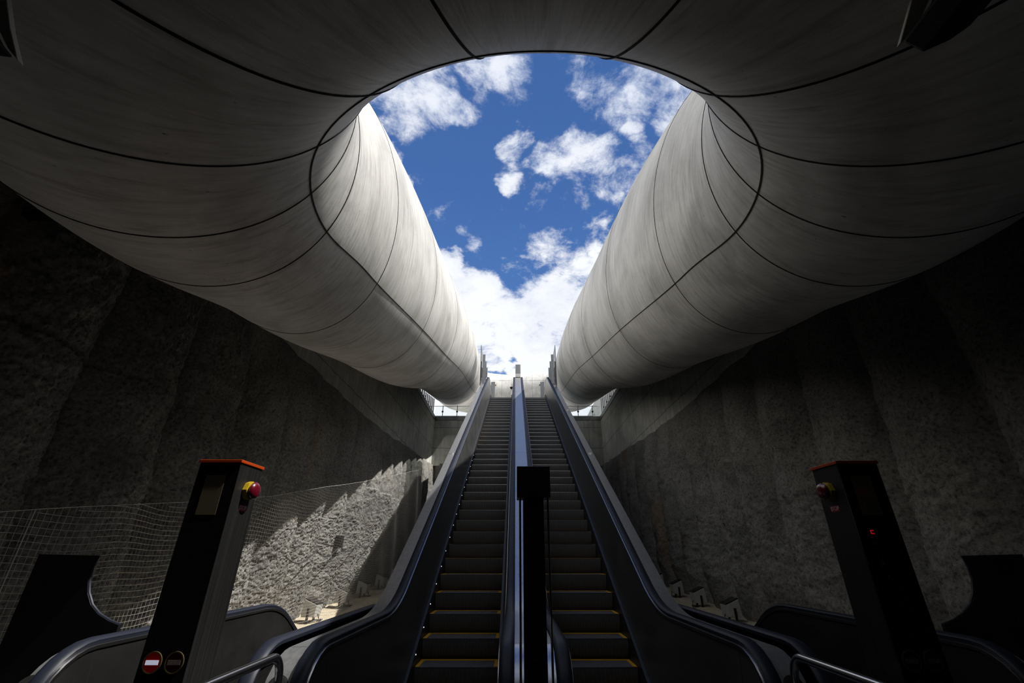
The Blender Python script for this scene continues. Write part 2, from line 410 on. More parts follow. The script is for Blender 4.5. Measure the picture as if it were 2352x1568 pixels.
def vnoise(a, b, scale, seed):
    """smooth value noise on coordinates a, b"""
    r = np.random.default_rng(seed); G = r.random((256, 256)); x = a * scale + 1000.; y = b * scale + 1000.
    xi = np.floor(x).astype(int); yi = np.floor(y).astype(int); fx = x - xi; fy = y - yi
    fx = fx * fx * (3 - 2 * fx); fy = fy * fy * (3 - 2 * fy); g = lambda i, j: G[i % 256, j % 256]
    return (g(xi, yi) * (1 - fx) + g(xi + 1, yi) * fx) * (1 - fy) + (g(xi, yi + 1) * (1 - fx) + g(xi + 1, yi + 1) * fx) * fy - .5


# ------------------------------------------------------------------ concrete ring
NCP = 15                                    # spline stations from the near end to the far end of one half
KX = np.array([0.0, -1.2448, -2.0325, -2.3628, -2.4351, -2.73, -3.1614, -3.3359, -3.3478, -3.4161, -3.5596, -3.9868, -4.3833, -3.1415, 0.0])
KF = np.array([-0.0792, 0.316, 1.1977, 2.2849, 3.1078, 4.606, 7.2123, 10.7082, 14.587, 18.7988, 22.9628, 26.5865, 29.6352, 31.7344, 32.0327])
KH = np.array([2.5658, 2.4217, 2.4908, 2.7534, 3.3066, 4.0362, 5.3408, 6.1823, 7.4169, 8.2646, 9.1011, 10.2239, 10.7811, 11.1245, 10.9326])
KR = np.array([0.2587, 0.1572, 0.0325, -0.0071, 0.0702, 0.2247, 0.3717, 0.4547, 0.4595, 0.4555, 0.4624, 0.4556, 0.4509, 0.4394, 0.4268])
KE = np.array([-0.035, -0.0201, 0.0249, 0.1377, 0.2971, 0.3577, 0.3945, 0.3475, 0.2151, 0.1185, 0.0795, 0.0468, 0.0322, 0.0187, 0.0137])
KP = np.array([-0.6502, -0.622, -0.5746, -0.5782, -0.6091, -0.5749, -0.6365, -0.6034, -0.7113, -0.738, -0.6802, -0.3911, 0.0035, 0.329, 0.4959])
KQ = np.array([0.0346, 0.0436, 0.0617, 0.0859, 0.1242, 0.1653, 0.1771, 0.1283, 0.0862, 0.0569, 0.0346, 0.0217, 0.0136, 0.0093, 0.0075])
TJ = [0.0352, 0.0822, 0.1266, 0.1684, 0.2085, 0.3023, 0.4183, 0.4983]


def ring_basis(t):
    u = t * (NCP - 1); i = np.floor(u).astype(int); f = u - i
    w = np.stack([(1 - f) ** 3 / 6, (3 * f ** 3 - 6 * f * f + 4) / 6, (-3 * f ** 3 + 3 * f * f + 3 * f + 1) / 6, f ** 3 / 6], 1)
    d = np.stack([-(1 - f) ** 2 / 2, (9 * f * f - 12 * f) / 6, (-9 * f * f + 6 * f + 3) / 6, f * f / 2], 1) * (NCP - 1)
    B = np.zeros((len(t), NCP)); Bo = B.copy(); D = B.copy(); Do = B.copy(); r = np.arange(len(t))
    for k in range(4):
        j = i - 1 + k; g = np.ones(len(t)); m = j < 0; g = np.where(m, -g, g); j = np.where(m, -j, j)
        m = j > NCP - 1; g = np.where(m, -g, g); j = np.where(m, 2 * (NCP - 1) - j, j)
        np.add.at(B, (r, j), w[:, k]); np.add.at(Bo, (r, j), w[:, k] * g); np.add.at(D, (r, j), d[:, k]); np.add.at(Do, (r, j), d[:, k] * g)
    return B, Bo, D, Do


def ring_center(t):
    B, Bo, D, Do = ring_basis(t)
    T = np.stack([Do @ KX, D @ KF, D @ KH], 1); T /= np.linalg.norm(T, axis=1, keepdims=True)
    return np.stack([Bo @ KX, B @ KF, B @ KH + ZC], 1), T, np.exp(B @ KR)


def ring_seam(t): return ring_basis(t)[0] @ KP


def ring_pt(t, phi, lift=0.):
    B = ring_basis(t)[0]; C, T, R = ring_center(t); E = np.exp(B @ KE); Q = B @ KQ
    n = np.cross(T, [0, 0, 1.]); n /= np.linalg.norm(n, axis=1, keepdims=True); b = np.cross(n, T)
    c, s_ = np.cos(Q)[:, None], np.sin(Q)[:, None]; n2 = c * n + s_ * b; b2 = -s_ * n + c * b; a = phi - Q
    P = C + (R * np.cos(a))[:, None] * n2 + (R * E * np.sin(a))[:, None] * b2
    N = np.cos(a)[:, None] * n2 * E[:, None] + np.sin(a)[:, None] * b2; N /= np.linalg.norm(N, axis=1, keepdims=True)
    return P + lift * N, N, T


def ring_arclen(n=4000):
    t = np.linspace(0, 1, n); C, _, _ = ring_center(t); L = np.concatenate([[0], np.cumsum(np.linalg.norm(np.diff(C, axis=0), axis=1))]); return t, L


def make_ring():
    root = thing('concrete_ring', 'huge smooth grey concrete tube bent into a tilted ring around the sky opening', 'concrete ring', (0, 0.06, ZC + 1.2))
    tt, L = ring_arclen(); tot = L[-1]
    ns = 300; t = np.interp(np.linspace(0, 1, ns), L / tot * .55 + tt * .45, tt); nphi = 128
    full = np.concatenate([t, t[-2:0:-1]]); sgn = np.concatenate([np.ones(ns), -np.ones(ns - 2)])
    ln = np.interp(full, tt, L); ln = np.where(sgn > 0, ln, 2 * tot - ln)
    P = np.zeros((len(full), nphi, 3)); UV = np.zeros((len(full), nphi, 2)); s0 = ring_seam(full)
    for j in range(nphi):
        ph = s0 + 2 * PI * j / nphi; p, _, _ = ring_pt(full, ph); p[:, 0] *= sgn; P[:, j] = p
        UV[:, j, 0] = ln; UV[:, j, 1] = 1.6 * math.sin(PI * j / nphi) * 3
    grid_obj('ring_shell', P, M['ring'], uv=UV, wrap_u=True, wrap_v=True, parent=root, flip=False)
    # sealed joints: one long one along the tube, the others around it
    def ribbon(tl, pl, sg, w, name):
        p, nn, T = ring_pt(tl, pl, .004); q, _, _ = ring_pt(tl, pl, -.03)
        d = np.gradient(p, axis=0); d /= np.linalg.norm(d, axis=1, keepdims=True) + 1e-9
        side = np.cross(d, nn); mb = MB(); k = 0
        A = p + side * w; B = p - side * w; Cc = q - side * w; D = q + side * w
        for arr in (A, B, Cc, D): arr[:, 0] *= sg
        V = np.stack([A, B, Cc, D], 1)
        for row in V: mb.v += [tuple(x) for x in row]
        for i in range(len(V) - 1):
            for a_ in range(4): mb.f.append((i * 4 + a_, i * 4 + (a_ + 1) % 4, i * 4 + 4 + (a_ + 1) % 4, i * 4 + 4 + a_))
        return mb.build(name, M['seal'], root)
    tl = np.interp(np.linspace(0, 1, 260), L / tot * .6 + tt * .4, tt)
    for sg in (1, -1): ribbon(tl, ring_seam(tl), sg, .005, 'lengthwise_joint')
    js = TJ[:] + [.555, .605, .655, .705, .755, .805, .85, .89, .93, .97]
    for sg in (1, -1):
        for tj in js:
            ph = np.linspace(0, 2 * PI, 120) + .001; ribbon(np.full(120, tj), ph, sg, .0042, 'crosswise_joint')
    return root
make_ring()

# ------------------------------------------------------------------ the pit: walls, beams, floors
XW = 4.42                                   # mean face of the sprayed walls
XB = 4.50                                   # face of the cast beams
FE = 23.3                                   # end wall


def beam_low(F): return np.interp(F, [-9, 12, 15, 19, 23.3], [3.59, 3.59, 3.72, 4.0, 4.25]) + ZC


def sprayed_wall(name, s, fine):
    F = np.concatenate([np.arange(-8, 2.5, .12), np.arange(2.5, 10, fine), np.arange(10, 17, fine * 1.5), np.arange(17, FE + .1, .06)])
    zl = np.concatenate([np.arange(-.1, 2.3, fine), np.arange(2.3, 3.2, fine * 2), np.linspace(3.2, 5.75, 46)])
    A, B = np.meshgrid(F, zl, indexing='ij')
    sc = (beam_low(A) + .03 + .05 * vnoise(A, A * 0, 2.1, 5)) / 5.04
    Z = np.where(B > 3.2, 3.2 + (B - 3.2) * (sc * 5.04 - 3.2) / (5.75 - 3.2), B)
    wob = .22 * vnoise(A, Z * .4, .35, 11) + .03 * vnoise(A, Z, 1.3, 12)
    ridge = np.abs(np.cos(PI * (A + wob - 8.6) / 1.27)) ** .7
    amp = .36 + .10 * vnoise(A, Z, .5, 3)
    x = ridge * amp + .10 * vnoise(A, Z, .6, 21) + .05 * vnoise(A, Z, 2.2, 22) + .035 * vnoise(A, Z, 6, 23) + .022 * vnoise(A, Z, 13, 24) + .030 * vnoise(A, Z, 29, 25) + .050 * vnoise(A, Z, 46, 26)
    tp = np.clip((beam_low(A) - Z) / 1.3, 0, 1); tp = tp * (2 - tp); ft = np.clip((Z - .02 - .058 * np.maximum(A - 5.25, 0)) / .7, 0, 1)
    X = -XW - .16 + x * (.12 + .88 * tp) * (.45 + .55 * ft) + .13 * (1 - tp)
    X[:, -1] = -XB - .12
    P = np.stack([X, A, Z], -1)
    if s < 0: P[..., 0] *= -1
    return grid_obj(name, P, M['shot'], 'structure', flip=(s < 0), smooth=True)
sprayed_wall('wall_left', 1, .0125); sprayed_wall('wall_right', -1, .035)


def cast_beam(name, s):
    F = np.linspace(-8, FE, 80); zb = beam_low(F) - .25 - .08 * 0
    mb = MB(); n = len(F)
    for f, z0 in zip(F, zb): mb.v += [(-XB, f, z0), (-XB - .5, f, z0), (-XB - .5, f, 6.60 + ZC), (-XB, f, 6.60 + ZC)]
    for i in range(n - 1):
        for a in range(4): mb.f.append((i * 4 + a, i * 4 + (a + 1) % 4, i * 4 + 4 + (a + 1) % 4, i * 4 + 4 + a))
    mb.f.append((0, 1, 2, 3)); k = (n - 1) * 4; mb.f.append((k, k + 1, k + 2, k + 3))
    return struct(mb.build(name, M['beam'], mx=s))
cast_beam('wall_left_upper', 1); cast_beam('wall_right_upper', -1)
XI = 1.74                                   # half width of the escalator block
for nm, s in (('wall_far_left', 1), ('wall_far_right', -1)):
    struct(MB().box(-XB - .5, -XI, FE, FE + .5, 4.2 + ZC, 6.60 + ZC).build(nm, M['beam'], mx=s))
for k, s in ((1, 1), (2, -1)):
    struct(MB().box(-XB - .5, -XB + .03, -8, FE + .5, 6.605 + ZC, 6.82 + ZC).build('trim_%d' % k, M['coping'], mx=s))
for k, s in ((3, 1), (4, -1)):
    struct(MB().box(-XB + .031, -XI, FE - .03, FE + .5, 6.605 + ZC, 6.82 + ZC).build('trim_%d' % k, M['coping'], mx=s))
# rough lower end wall
Yg, Zg = np.meshgrid(np.linspace(-XB - .3, XB + .3, 120), np.linspace(-4, 5.75, 120), indexing='ij')
Pe = np.stack([Yg, FE + .25 - .25 * np.abs(np.cos(PI * Yg / 1.3)) - .1 * vnoise(Yg, Zg, 2, 41) - .05 * vnoise(Yg, Zg, 9, 42), Zg], -1)
grid_obj('wall_far', Pe, M['shot'], 'structure', flip=True)
# floors
struct(MB().box(-XB - .4, XB + .4, -8, 5.25, -.3, 0).build('floor', M['floor']))


def ledge(name, s):
    F = np.linspace(5.25, FE + .2, 90); mb = MB(); XL = -XB - .3; XR = -3.02
    nx = 12
    for f in F:
        for i in range(nx):
            x = XL + (XR - XL) * i / (nx - 1); mb.v.append((x, f, .02 + .058 * (f - 5.25) + .05 * random.random() * (1 if 0 < i < nx - 1 else 0)))
        mb.v.append((XR, f, -4.5))
    n = nx + 1
    for i in range(len(F) - 1):
        for j in range(n - 1): mb.f.append((i * n + j, i * n + j + 1, i * n + n + j + 1, i * n + n + j))
    o = mb.build(name, M['tan'], mx=s, smooth=True); return struct(o)
ledge('floor_ledge_left', 1); ledge('floor_ledge_right', -1)
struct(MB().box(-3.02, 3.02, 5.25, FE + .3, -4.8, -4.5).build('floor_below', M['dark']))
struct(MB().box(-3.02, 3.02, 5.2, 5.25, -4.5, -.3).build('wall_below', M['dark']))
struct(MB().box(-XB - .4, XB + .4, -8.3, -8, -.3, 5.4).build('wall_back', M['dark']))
# ceiling slab: unseen strip added to stop sun leaking between ring and walls over the landing
def ceiling():
    t = np.linspace(0, .5, 60); C, _, _ = ring_center(t); t2 = np.concatenate([-t[:0:-1], t]); mb = MB(); pts = []
    full = [(-c[0], c[1], c[2]) for c in C[:0:-1]] + [tuple(c) for c in C]
    for (x, f, z) in full:
        cx, cf = 0., 4.0; dx, df = x - cx, f - cf
        if f > 4.0: ox, of = math.copysign(XB + .3, x), f
        else:
            k = 99.
            if abs(dx) > 1e-6: k = min(k, (XB + .3) / abs(dx))
            if df < -1e-6: k = min(k, (-8.2 - cf) / df)
            ox, of = cx + dx * k, cf + df * k
        zo = z if f > 4 else max(z, 2.45 + ZC) if of > -1 else z + .3
        pts.append(((x, f, z), (ox, of, zo)))
    for a, b in pts: mb.v += [a, b, (b[0], b[1], b[2] + .3), (a[0], a[1], a[2] + .3)]
    for i in range(len(pts) - 1):
        for a in range(4): mb.f.append((i * 4 + a, i * 4 + (a + 1) % 4, i * 4 + 4 + (a + 1) % 4, i * 4 + 4 + a))
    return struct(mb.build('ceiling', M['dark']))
ceiling()
# street level around the pit
ZS = 6.80 + ZC
struct(MB().box(-60, -XB - .5, -20, 90, ZS - .4, ZS).build('floor_street_left', M['street']))
struct(MB().box(XB + .5, 60, -20, 90, ZS - .4, ZS).build('floor_street_right', M['street']))
struct(MB().box(-XB - .5, XB + .5, FE + .5, 90, ZS - .4, ZS - .01).build('floor_street_far', M['street']))
ZT = 8.0                                    # upper landing of the escalators
struct(MB().box(-XI, XI, 19.6, FE + .5, ZT - .35, ZT).build('floor_upper_landing', M['steel']))


# ------------------------------------------------------------------ escalators
def fillet(corners, R, n=10):
    out = [corners[0]]
    for i in range(1, len(corners) - 1):
        a, b, c = [Vector(p) for p in corners[i - 1:i + 2]]; u = (a - b).normalized(); w = (c - b).normalized()
        ang = math.acos(max(-1, min(1, u.dot(w)))); tl = R / math.tan(ang / 2); p0 = b + u * tl; p1 = b + w * tl
        ctr = b + (u + w).normalized() * (R / math.sin(ang / 2)); v0 = p0 - ctr; v1 = p1 - ctr; om = math.acos(max(-1, min(1, v0.normalized().dot(v1.normalized()))))
        for k in range(n + 1):
            q = k / n; p = ctr + (v0 * math.sin((1 - q) * om) + v1 * math.sin(q * om)) / math.sin(om); out.append((p.x, p.y))
    out.append(corners[-1]); return out


SL = math.tan(rad(30))
def dense(path, step=.25):
    out = []
    for a, b in zip(path[:-1], path[1:]):
        n = max(1, int(math.hypot(b[0] - a[0], b[1] - a[1]) / step))
        for k in range(n): out.append((a[0] + (b[0] - a[0]) * k / n, a[1] + (b[1] - a[1]) * k / n))
    out.append(path[-1]); return out


RN = .36; FN = 3.42
def newel(f, ztop, front=True, n=14):
    c = (f, ztop - RN); pts = []
    for k in range(n + 1):
        a = rad(270) - PI * k / n if front else rad(90) - PI * k / n
        pts.append((c[0] + RN * math.cos(a), c[1] + RN * math.sin(a)))
    return pts


class Profile: pass
UP = Profile(); UP.nose = fillet([(3.0, 0), (5.317, 0), (19.17, ZT), (22.4, ZT)], 1.3)
UP.mid = fillet([(FN, .97), (5.25, .97), (19.1, ZT + .97), (21.4, ZT + .97)], 1.6)
UP.path = newel(FN, .97) + UP.mid[1:-1] + newel(21.4, ZT + .97, False); UP.f0, UP.f1 = FN, 21.4
DN = Profile(); DN.nose = fillet([(3.0, 0), (5.6, 0), (11.5, -5.9 * SL)], 1.3)
DN.mid = fillet([(FN, .97), (5.9, .97), (11.5, .97 - 5.6 * SL)], 1.3)
DN.path = newel(FN, .97) + DN.mid[1:]; DN.f0, DN.f1 = FN, 11.5
RAILP = [(-.040, -.035), (-.045, -.012), (-.036, -.002), (-.015, .004), (.015, .004), (.036, -.002), (.045, -.012), (.040, -.035)]
HW = .46; HR = .60                           # half step width, handrail offset from the centre


def nose_z(pr, f): return float(np.interp(f, [p[0] for p in pr.nose], [p[1] for p in pr.nose]))


def rail_z(pr, f):
    if f < pr.f0: return .97 - RN + math.sqrt(max(0, RN * RN - (f - pr.f0) ** 2))
    if f > pr.f1: return pr.mid[-1][1] - RN + math.sqrt(max(0, RN * RN - (f - pr.f1) ** 2))
    return float(np.interp(f, [p[0] for p in pr.mid], [p[1] for p in pr.mid]))


def low_z(pr, f):
    b = nose_z(pr, f) + .03
    return b


def balustrade(root, xc, side, pr, mx, closed_top):
    """side: -1 or 1, which flank of the escalator"""
    end = pr.f1 + (RN if closed_top else 0) - .001
    Fs = list(np.linspace(pr.f0 - RN + .002, pr.f0, 12)) + list(np.arange(pr.f0 + .1, pr.f1, .12)) + list(np.linspace(pr.f1, end, 10 if closed_top else 1))
    # inner panel, leaning outwards towards the handrail
    mb = MB(); rows = []
    for f in Fs:
        zt = rail_z(pr, f) - .05; zb = min(low_z(pr, f) + .10, zt)
        rows.append((f, zb, zt))
    def wall(x_b, x_t, th):
        m = MB()
        for f, zb, zt in rows: m.v += [(x_b, f, zb), (x_t, f, zt), (x_t + th, f, zt), (x_b + th, f, zb)]
        for i in range(len(rows) - 1):
            for a in range(4): m.f.append((i * 4 + a, i * 4 + (a + 1) % 4, i * 4 + 4 + (a + 1) % 4, i * 4 + 4 + a))
        m.f.append((0, 1, 2, 3)); k = (len(rows) - 1) * 4; m.f.append((k, k + 1, k + 2, k + 3)); return m
    wall(xc + side * (HW + .035), xc + side * (HR - .042), side * .012).build('inner_panel', M['panel'] if pr is UP else M['panel_shaded'], root, mx, smooth=True)
    # skirt beside the steps
    m = MB(); rs = [(f, nose_z(pr, f) - .30, nose_z(pr, f) + .13) for f in np.arange(3.2, pr.f1 + .6, .12)]
    x0 = xc + side * (HW + .004); x1 = xc + side * (HW + .034)
    for f, a, b in rs: m.v += [(x0, f, a), (x0, f, b), (x1, f, b + .004), (x1, f, a)]
    for i in range(len(rs) - 1):
        for a in range(4): m.f.append((i * 4 + a, i * 4 + (a + 1) % 4, i * 4 + 4 + (a + 1) % 4, i * 4 + 4 + a))
    m.build('skirt', M['skirt'], root, mx, smooth=True)
    # handrail on its bright track
    path = dense(pr.path)
    MB().sweep(path, [(xc + side * HR + p, o) for p, o in RAILP]).build('handrail', M['rubber'], root, mx, smooth=True)
    MB().sweep(path, [(xc + side * HR - side * .036, -.036), (xc + side * HR - side * .052, -.040), (xc + side * HR - side * .052, -.060), (xc + side * HR - side * .036, -.058)]).build('handrail_track', M['track'], root, mx, smooth=True)


def step_mesh():
    m = MB(); d = .40; w = HW - .003
    prof = [(0, 0), (d, 0), (d, -.02), (.06, -.03)] + [(.06 + .10 * (k / 6) ** 2 - .06 * (1 - k / 6), -.03 - .215 * k / 6) for k in range(1, 7)]
    prof = [(0, 0), (d, 0), (d, -.03), (.12, -.30)] + [(.10 * (k / 6) ** 2, -.25 * k / 6) for k in range(6, 0, -1)]
    m.prism([(a, b) for a, b in prof], -w, w, 'x'); return m


def make_steps(root, xc, pr, mx, k0, k1):
    f0 = 5.917; first = None; strip = None; nose = None
    for k in range(k0, k1):
        f = f0 + k * .368; loc = Vector((xc * mx, f, nose_z(pr, f))) - OFF[root]
        if first is None:
            first = step_mesh().build('step', M['step'], None, smooth=True)
            w = HW - .003; ym = MB()
            ym.box(-w, -w + .045, .005, .395, .0005, .004).box(w - .045, w, .005, .395, .0005, .004).box(-w + .045, w - .045, .335, .395, .0005, .004)
            strip = ym.build('demarcation_strip', M['yellow']); nose = MB().box(-w + .002, w - .002, -.0012, .006, -.006, .0010).build('nosing', M['track']); st, sp, nz = first, strip, nose
        else:
            st = first.copy(); sp = strip.copy(); nz = nose.copy(); COL.objects.link(st); COL.objects.link(sp); COL.objects.link(nz)
        st.parent = root; st.location = loc; sp.parent = st; sp.location = (0, 0, 0); nz.parent = st; nz.location = (0, 0, 0)


def make_escalator(label, xc, pr, mx, out_side, k0, k1, deck_to, closed_top, leds=False):
    root = thing('escalator', label, 'escalator', (xc * mx, FN, 0), 'escalators of the lower landing')
    for side in (-1, 1): balustrade(root, xc, side, pr, mx, closed_top)
    make_steps(root, xc, pr, mx, k0, k1)
    path = dense(pr.path)
    # outer deck next to the outer handrail, and the cladding below it
    if deck_to is not None:
        xa = xc + out_side * (HR + .047); xb = deck_to
        MB().sweep(path, [(xa, -.050), (xb, -.050), (xb, -.075), (xa, -.075)]).build('outer_deck', M['deck'], root, mx, smooth=True)
        m = MB(); rows = [(f, -4.4 if f > 5.3 else .0, rail_z(pr, f) - .08) for f in list(np.linspace(pr.f0 - RN + .01, pr.f0, 8)) + list(np.arange(pr.f0 + .1, pr.f1, .15))]
        for f, a, b in rows: m.v += [(xb, f, a), (xb, f, b), (xb - out_side * .02, f, b), (xb - out_side * .02, f, a)]
        for i in range(len(rows) - 1):
            for a in range(4): m.f.append((i * 4 + a, i * 4 + (a + 1) % 4, i * 4 + 4 + (a + 1) % 4, i * 4 + 4 + a))
        m.f.append((0, 1, 2, 3)); k = (len(rows) - 1) * 4; m.f.append((k, k + 1, k + 2, k + 3))
        m.build('outer_cladding', M['panel'] if pr is UP else M['panel_shaded'], root, mx, smooth=True)
        # round cover in the deck near the newel and small clips on the slope
        a = rad(150); c = (FN + RN * math.cos(a), .97 - RN + RN * math.sin(a)); n = (math.cos(a), math.sin(a)); xm = (xa + xb) / 2
        MB().lathe([(.062, -.06), (.062, -.047), (.05, -.0455), (.0, -.0455)], (xm, c[0], c[1]), (0, n[0], n[1]), 28).build('deck_cover_plate', M['blackmatt'], root, mx)
        for f in (9.6, 13.2, 17.0):
            if pr is UP: MB().box(xm - .03, xm + .03, f - .03, f + .03, rail_z(pr, f) - .075, rail_z(pr, f) - .03).build('deck_clip', M['pale'], root, mx)
    if leds:
        for k in range(-1, 17):
            f = 5.95 + k * .368; x = xc - HW - .003; z = nose_z(pr, f) + .09
            MB().lathe([(.0, 0), (.006, 0), (.006, .004), (.0, .005)], (x, f, z), (1, 0, 0), 10).build('skirt_light', M['led'], root, mx)
    return root


XE = .77
make_escalator('left of the two middle escalators climbing to the daylight, white dots along its skirt', -XE, UP, 1, -1, -2, 37, -1.575, True, True)
make_escalator('right of the two middle escalators climbing to the daylight, right of the black post', -XE, UP, -1, -1, -2, 37, -1.575, True)
XD = 2.27
make_escalator('outermost escalator on the left side, starting down beside the sunlit rough wall', -XD, DN, 1, -1, -2, 12, -2.98, False)
make_escalator('outermost escalator on the right side, starting down beside the dark rough wall', -XD, DN, -1, -1, -2, 12, -2.98, False)
# deck between the middle escalators
pth = dense(UP.path)
dk = thing('centre_deck', 'long pale metal deck sloping up between the two middle handrails', 'deck cover', (0, FN, 0))
xa = XE - HR - .047
MB().sweep(pth, [(-xa, -.030), (xa, -.030), (xa, -.06), (-xa, -.06)]).build('deck_sheet', M['deck'], dk, smooth=True)


# ------------------------------------------------------------------ control pedestals
def text_mesh(body, size, name, m, parent, loc, rot, align='CENTER'):
    cu = bpy.data.curves.new(name, 'FONT'); cu.body = body; cu.size = size; cu.align_x = align; cu.align_y = 'CENTER'; cu.extrude = .0004
    t = bpy.data.objects.new(name, cu); COL.objects.link(t); bpy.context.view_layer.update()
    me = bpy.data.meshes.new_from_object(t.evaluated_get(bpy.context.evaluated_depsgraph_get())); bpy.data.objects.remove(t)
    me.materials.clear(); me.materials.append(m)
    o = bpy.data.objects.new(name, me); COL.objects.link(o); o.parent = parent
    o.location = Vector(loc) - OFF.get(parent, Vector((0, 0, 0))); o.rotation_euler = rot; OFF[o] = OFF.get(parent, Vector((0, 0, 0))); return o


def arrow(mb, x, y, z, s, up=True):
    u = 1 if up else -1
    mb.prism([(x - s * .18, z - u * s * .6), (x + s * .18, z - u * s * .6), (x + s * .18, z), (x + s * .5, z), (x, z + u * s * .65), (x - s * .5, z), (x - s * .18, z)], y, y - .001, 'y')


def pedestal(label, x0, f0, s, lit, notice, led, top=1.90, z0=0., small=False, group=None):
    """s = 1: stop button on the +x flank, s = -1: on the -x flank; x0 = centre, f0 = front face"""
    w = .105; root = thing('control_pedestal', label, 'control pedestal', (x0, f0 + .105, z0), group)
    D = .215; b = z0
    body = MB().box(x0 - w, x0 + w, f0 + .006, f0 + D, b, b + top - .016).build('body', M['post'] if small else M['pil'], root, bev=.004)
    MB().box(x0 - w, x0 + w, f0, f0 + .0055, b + .02, b + top - .016).build('front_panel', M['post'] if small else M['black'], root)
    MB().box(x0 - w - .006, x0 + w + .006, f0 - .006, f0 + D + .006, b + top - .0155, b + top).build('cap', M['post'] if small else M['orange'], root, bev=.002)
    xs = x0 + s * w; c = (xs, f0 + .115, b + top - .14)
    bt = MB().lathe([(.030, 0), (.047, .001), (.047, .024), (.040, .026)], c, (s, 0, 0), 8).build('stop_button', M['yel2'], root)
    MB().lathe([(.030, .020), (.034, .028), (.042, .034), (.044, .040), (.041, .048), (.030, .056), (.015, .060), (.0, .061)], c, (s, 0, 0), 28).build('button_head', M['red'], bt, smooth=True)
    lb = MB().box(xs, xs + s * .0008, f0 + .083, f0 + .149, b + top - .242, b + top - .212).build('stop_label', M['label_red'], root)
    text_mesh('STOP', .027, 'stop_lettering', M['label_white'], lb, (xs + s * .0014, f0 + .116, b + top - .227), (PI / 2, 0, s * PI / 2))
    if small: return root
    # notice
    zt = b + top - .078; nt_ = MB().box(x0 - .055, x0 + .045, f0 - .0012, f0, zt - .19, zt).build('notice', M['paper'], root)
    if notice:
        hx, hz = x0 + .0, zt - .135
        hand = MB(); hand.prism([(hx - .03, hz + .03), (hx - .022, hz + .03), (hx + .0, hz - .004), (hx + .022, hz + .004), (hx + .036, hz - .008), (hx + .030, hz - .04), (hx - .004, hz - .04), (hx - .02, hz - .01)], f0 - .0012, f0 - .002, 'y')
        for k in range(4): MB().box(x0 - .045, x0 + .035 - .012 * (k % 2), f0 - .002, f0 - .0012, zt - .016 - .011 * k, zt - .012 - .011 * k).build('notice_line', M['ink'], nt_)
        hand.build('notice_drawing', M['ink'], nt_)
        MB().lathe([(.012, .0013), (.012, .002)], (x0 - .012, f0, zt - .075), (0, -1, 0), 20).build('notice_dot', M['inkred'], nt_)
    # round signal lenses: no entry above, arrow below
    for (dx, dz, kind) in ((-.048, -.868, 0), (.048, -.868, 1), (-.048, -.985, 2), (.048, -.985, 2)):
        c = (x0 + dx, f0, b + top + dz); on = lit and kind == 0
        col = M['sign_red'] if on else M['sign_off'] if kind < 2 else M['sign_blue']
        ln = MB().lathe([(.036, .0), (.036, .002), (.0, .003)], c, (0, -1, 0), 32).build('signal_lens', col, root)
        rm = MB(); 
        prof = [(.0365, .0), (.0365, .004), (.041, .004), (.041, .0)]
        rm.lathe(prof, c, (0, -1, 0), 32); rm.f = rm.f[:-2]; rm.build('lens_rim', M['rim'], ln)
        sy = MB()
        if kind < 2: sy.box(c[0] - .028, c[0] + .028, f0 - .0042, f0 - .0031, c[2] - .0085, c[2] + .0085)
        else: arrow(sy, c[0], f0 - .0031, c[2], .034)
        sy.build('lens_symbol', M['sign_white'] if on else M['sign_offbar'] if kind < 2 else M['sign_arrow'], ln)
    if led:                                  # column of red segment characters
        seg = {'C': 'adef', 'o': 'abcdef', 'r': 'ef', 'F': 'aefg', '1': 'bc'}
        for k, ch in enumerate(('C', 'o', 'r', 'F', '1')):
            zz = b + top - .345 - .048 * k; xx = x0 - .035; a, h = .013, .013; g = MB(); y0, y1 = f0 - .0012, f0 - .0002; t = .0022
            S = {'a': (-a / 2, a / 2, h, h), 'd': (-a / 2, a / 2, -h, -h), 'g': (-a / 2, a / 2, 0, 0), 'b': (a / 2, a / 2, 0, h), 'c': (a / 2, a / 2, -h, 0), 'f': (-a / 2, -a / 2, 0, h), 'e': (-a / 2, -a / 2, -h, 0)}
            for q in seg[ch]: u = S[q]; g.box(xx + u[0] - t, xx + u[1] + t, y0, y1, zz + u[2] * .55 - t, zz + u[3] * .55 + t)
            g.build('display_character', M['ledred'] if k == 0 else M['inkred'], root)
    return root


pedestal('dark control pedestal on the left with orange cap and one lit red no-entry lens', -1.65, 2.33, 1, True, False, False)
pedestal('dark control pedestal on the right with orange cap, unlit lenses and red display', 1.68, 2.36, -1, False, True, True)

# slim black post between the middle escalators
po = thing('sign_post', 'slim black post with a wider box head between the middle escalators', 'sign post', (-.025, 2.42, 0))
MB().box(-.11, .062, 2.35, 2.49, .266 + ZC, .421 + ZC).build('head', M['blackmatt'], po, bev=.004)
MB().box(-.078, .026, 2.37, 2.47, 0, .2655 + ZC).build('shaft', M['blackmatt'], po, bev=.003)
MB().box(-.026, -.024, 2.3485, 2.35, .27 + ZC, .417 + ZC).build('head_joint', M['pil'], po)
for x in (-.094, .046): MB().tube([(x, 2.352, 0), (x, 2.352, .275 + ZC)], .0055, 10).build('side_rod', M['tube'], po, smooth=True)


